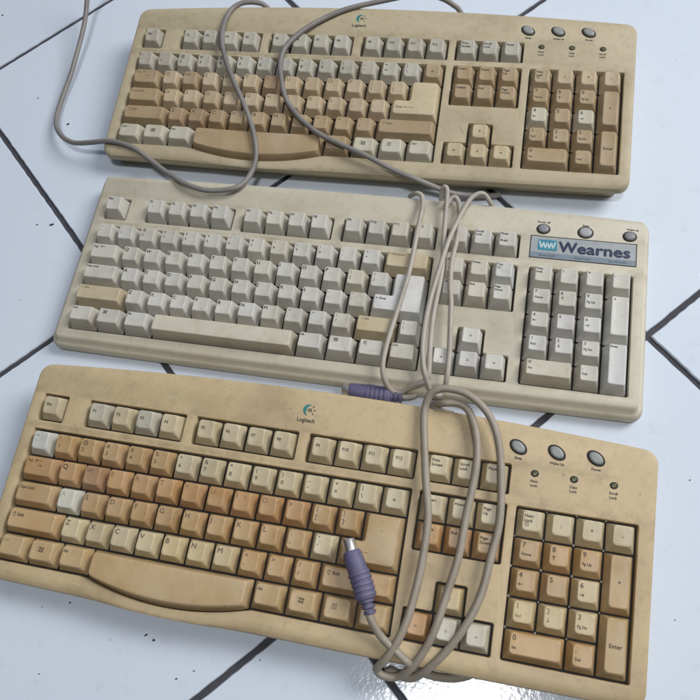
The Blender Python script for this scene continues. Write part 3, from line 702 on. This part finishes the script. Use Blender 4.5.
def cable(name, strands, r, col, label, group, mesh_parent=None):
    bm = bmesh.new()
    for s in strands: tube_into(bm, s, r, 12, 6)
    o_ = link_mesh(name, bm, M['cable'], mesh_parent, col, 60)
    if mesh_parent is None: tag(o_, label, 'cable', group)
    return o_
GR = 'keyboard cables strung over the keyboards'
cable('cable', [CAB_A], 2.35, (.20,.19,.185), 'grey cable from the bare tiles at left, looping over the farthest keyboard space bar', GR)
cable('cable', [CAB_B], 2.3, (.20,.19,.185), 'grey cable sweeping over the middle of the farthest keyboard to its front edge', GR)
def loft_axis(bm, P, prof, seg=20):
    """prof: (distance mm from start, radius); axis is the smoothed polyline P"""
    P = [Vector(p) for p in P]; L = [0]
    for a, b_ in zip(P, P[1:]): L.append(L[-1]+(b_-a).length)
    def at(d):
        for i in range(len(P)-1):
            if d <= L[i+1] or i == len(P)-2: return P[i].lerp(P[i+1], (d-L[i])/(L[i+1]-L[i]))
    tube_into(bm, [at(d) for d, r_ in prof], 0, seg, 1, [r_ for d, r_ in prof])
    return L[-1]
def plug_cable(label, strands, r, col, axis):
    root = bpy.data.objects.new('plug_cable', None); C.objects.link(root); root.empty_display_size = .01
    tag(root, label, 'cable', GR)
    a = [Vector(p) for p in axis]
    d0 = (a[1]-a[0]).length; tot = sum((q_-p).length for p, q_ in zip(a, a[1:]))
    bm = bmesh.new()
    for s in strands: tube_into(bm, s, r, 12, 6)
    link_mesh('cord', bm, M['cable'], root, col, 60)
    # plug body with its grip ribs
    pr_ = [(d0, 4.2), (d0+.3, 5.6), (d0+1.5, 6.1)]
    x = d0+14.0; pr_ += [(x-6, 6.5), (x-.2, 6.7)]
    for i in range(5): pr_ += [(x, 6.7), (x+.4, 7.3), (x+2.3, 7.3), (x+2.7, 6.5), (x+3.3, 6.5)]; x += 3.4
    pr_ += [(x+.4, 6.2), (x+1.2, 5.2)]
    bm = bmesh.new(); loft_axis(bm, a, pr_); plug = link_mesh('plug', bm, M['rubber'], root, (.12,.11,.21), 40)
    pr_ = [(x-1, 3.8)]; n = max(3, int((tot-x)/3.4))
    for i in range(n):
        R_ = 5.0-.95*i/max(1, n-1); pr_ += [(x+.2, R_-1.2), (x+.9, R_-1.2), (x+1.1, R_), (x+3.0, R_-.1), (x+3.2, R_-1.2)]; x += 3.4
    pr_ += [(x+.3, r+.25)]
    bm = bmesh.new(); loft_axis(bm, a, pr_); link_mesh('strain_relief', bm, M['rubber'], plug, (.105,.095,.18), 40)
    # hollow metal shell and its insert
    bm = bmesh.new(); d = (a[1]-a[0]).normalized(); q0 = a[0]; e_ = a[1]+d*2
    tube_into(bm, [e_, q0+d*.2, q0, q0, q0+d*.4, q0+d*6], 0, 24, 1, [4.45,4.45,4.3,4.0,3.95,3.95], cap=False); link_mesh('metal_shell', bm, M['metal'], plug, smooth=40)
    bm = bmesh.new(); tube_into(bm, [q0+d*1.6, q0+d*7], 0, 20, 1, [3.7,3.7]); link_mesh('contact_insert', bm, M['black'], plug, smooth=40)
    return root
plug_cable('thin pale cable bundle over the middle keyboard, its purple plug in the gap below', [CAB_C1, CAB_C2, CAB_P2], 2.0, (.41,.375,.325), PLUG2)
plug_cable('thick beige looped cable on the nearest keyboard, its purple plug on the big enter key', [CAB_D, CAB_D2], 2.65, (.31,.27,.215), PLUG3)
# ------------------------------------------------------------------ specks on the tiles
bm = bmesh.new()
for x, y, r_ in SP:
    n = 9; an = [random.uniform(.6,1.25) for _ in range(n)]; el = random.uniform(.5,1)
    b0 = [V(bm, x+r_*an[k]*math.cos(2*math.pi*k/n), y+r_*el*an[k]*math.sin(2*math.pi*k/n), -.25) for k in range(n)]
    b1_ = [V(bm, x+.7*r_*an[k]*math.cos(2*math.pi*k/n), y+.7*r_*el*an[k]*math.sin(2*math.pi*k/n), .25) for k in range(n)]
    bridge(bm, b0, b1_); bm.faces.new(b1_)
o_ = link_mesh('floor_dirt', bm, M['black']); tag(o_, 'small dark specks of dirt scattered on the white tiles', 'dirt', None, 'stuff')
# ------------------------------------------------------------------ light, world, camera
w = bpy.data.worlds.new('World'); sc.world = w; w.use_nodes = True
bg = w.node_tree.nodes['Background']; nt = w.node_tree
geo = nt.nodes.new('ShaderNodeTexCoord'); dot = nt.nodes.new('ShaderNodeVectorMath'); dot.operation = 'DOT_PRODUCT'
nt.links.new(geo.outputs['Generated'], dot.inputs[0]); dot.inputs[1].default_value = (.55,.62,.56)
rp_ = ramp(nt, dot.outputs['Value'], 0, 1, (.05,.055,.065,1), (.92,1.06,1.30,1)); e2 = rp_.color_ramp.elements.new(.45); e2.color = (.32,.365,.44,1)
nt.links.new(rp_.outputs[0], bg.inputs[0]); bg.inputs[1].default_value = 0.335
def area(name, loc, target, size, size_y, power, col):
    l = bpy.data.lights.new(name, 'AREA'); l.shape = 'RECTANGLE'; l.size = size; l.size_y = size_y; l.energy = power; l.color = col
    o_ = bpy.data.objects.new(name, l); C.objects.link(o_); o_.location = loc
    o_.rotation_euler = (Vector(target)-Vector(loc)).to_track_quat('-Z', 'Y').to_euler(); return o_
az, el, D = math.radians(6), math.radians(42), 2.6
tgt = Vector((.02,.3,0))
area('window_light', tgt+Vector((math.cos(az)*math.cos(el), math.sin(az)*math.cos(el), math.sin(el)))*D, tgt, 1.15, 1.15, 54, (1.0,.985,.96))
area('ceiling_lamp', (.035,-.215,2.6), (.035,-.215,0), .42, .30, 22, (1,1,1))
cam = bpy.data.cameras.new('camera'); co = bpy.data.objects.new('camera', cam); C.objects.link(co)
r_, u_, f_ = Vector((.96231595,-.24931236,-.10858799)), Vector((.27193382,.8822634,.38426981)), Vector((0,.39931772,-.91681261))
co.matrix_world = Matrix(((r_.x,u_.x,-f_.x,0),(r_.y,u_.y,-f_.y,0),(r_.z,u_.z,-f_.z,.53529),(0,0,0,1)))
cam.sensor_width = 36; cam.lens = 36*735.7/700; cam.clip_start = .01; cam.clip_end = 100
sc.camera = co
sc.view_settings.view_transform = 'Standard'; sc.view_settings.look = 'None'; sc.view_settings.gamma = 1; sc.view_settings.exposure = 0
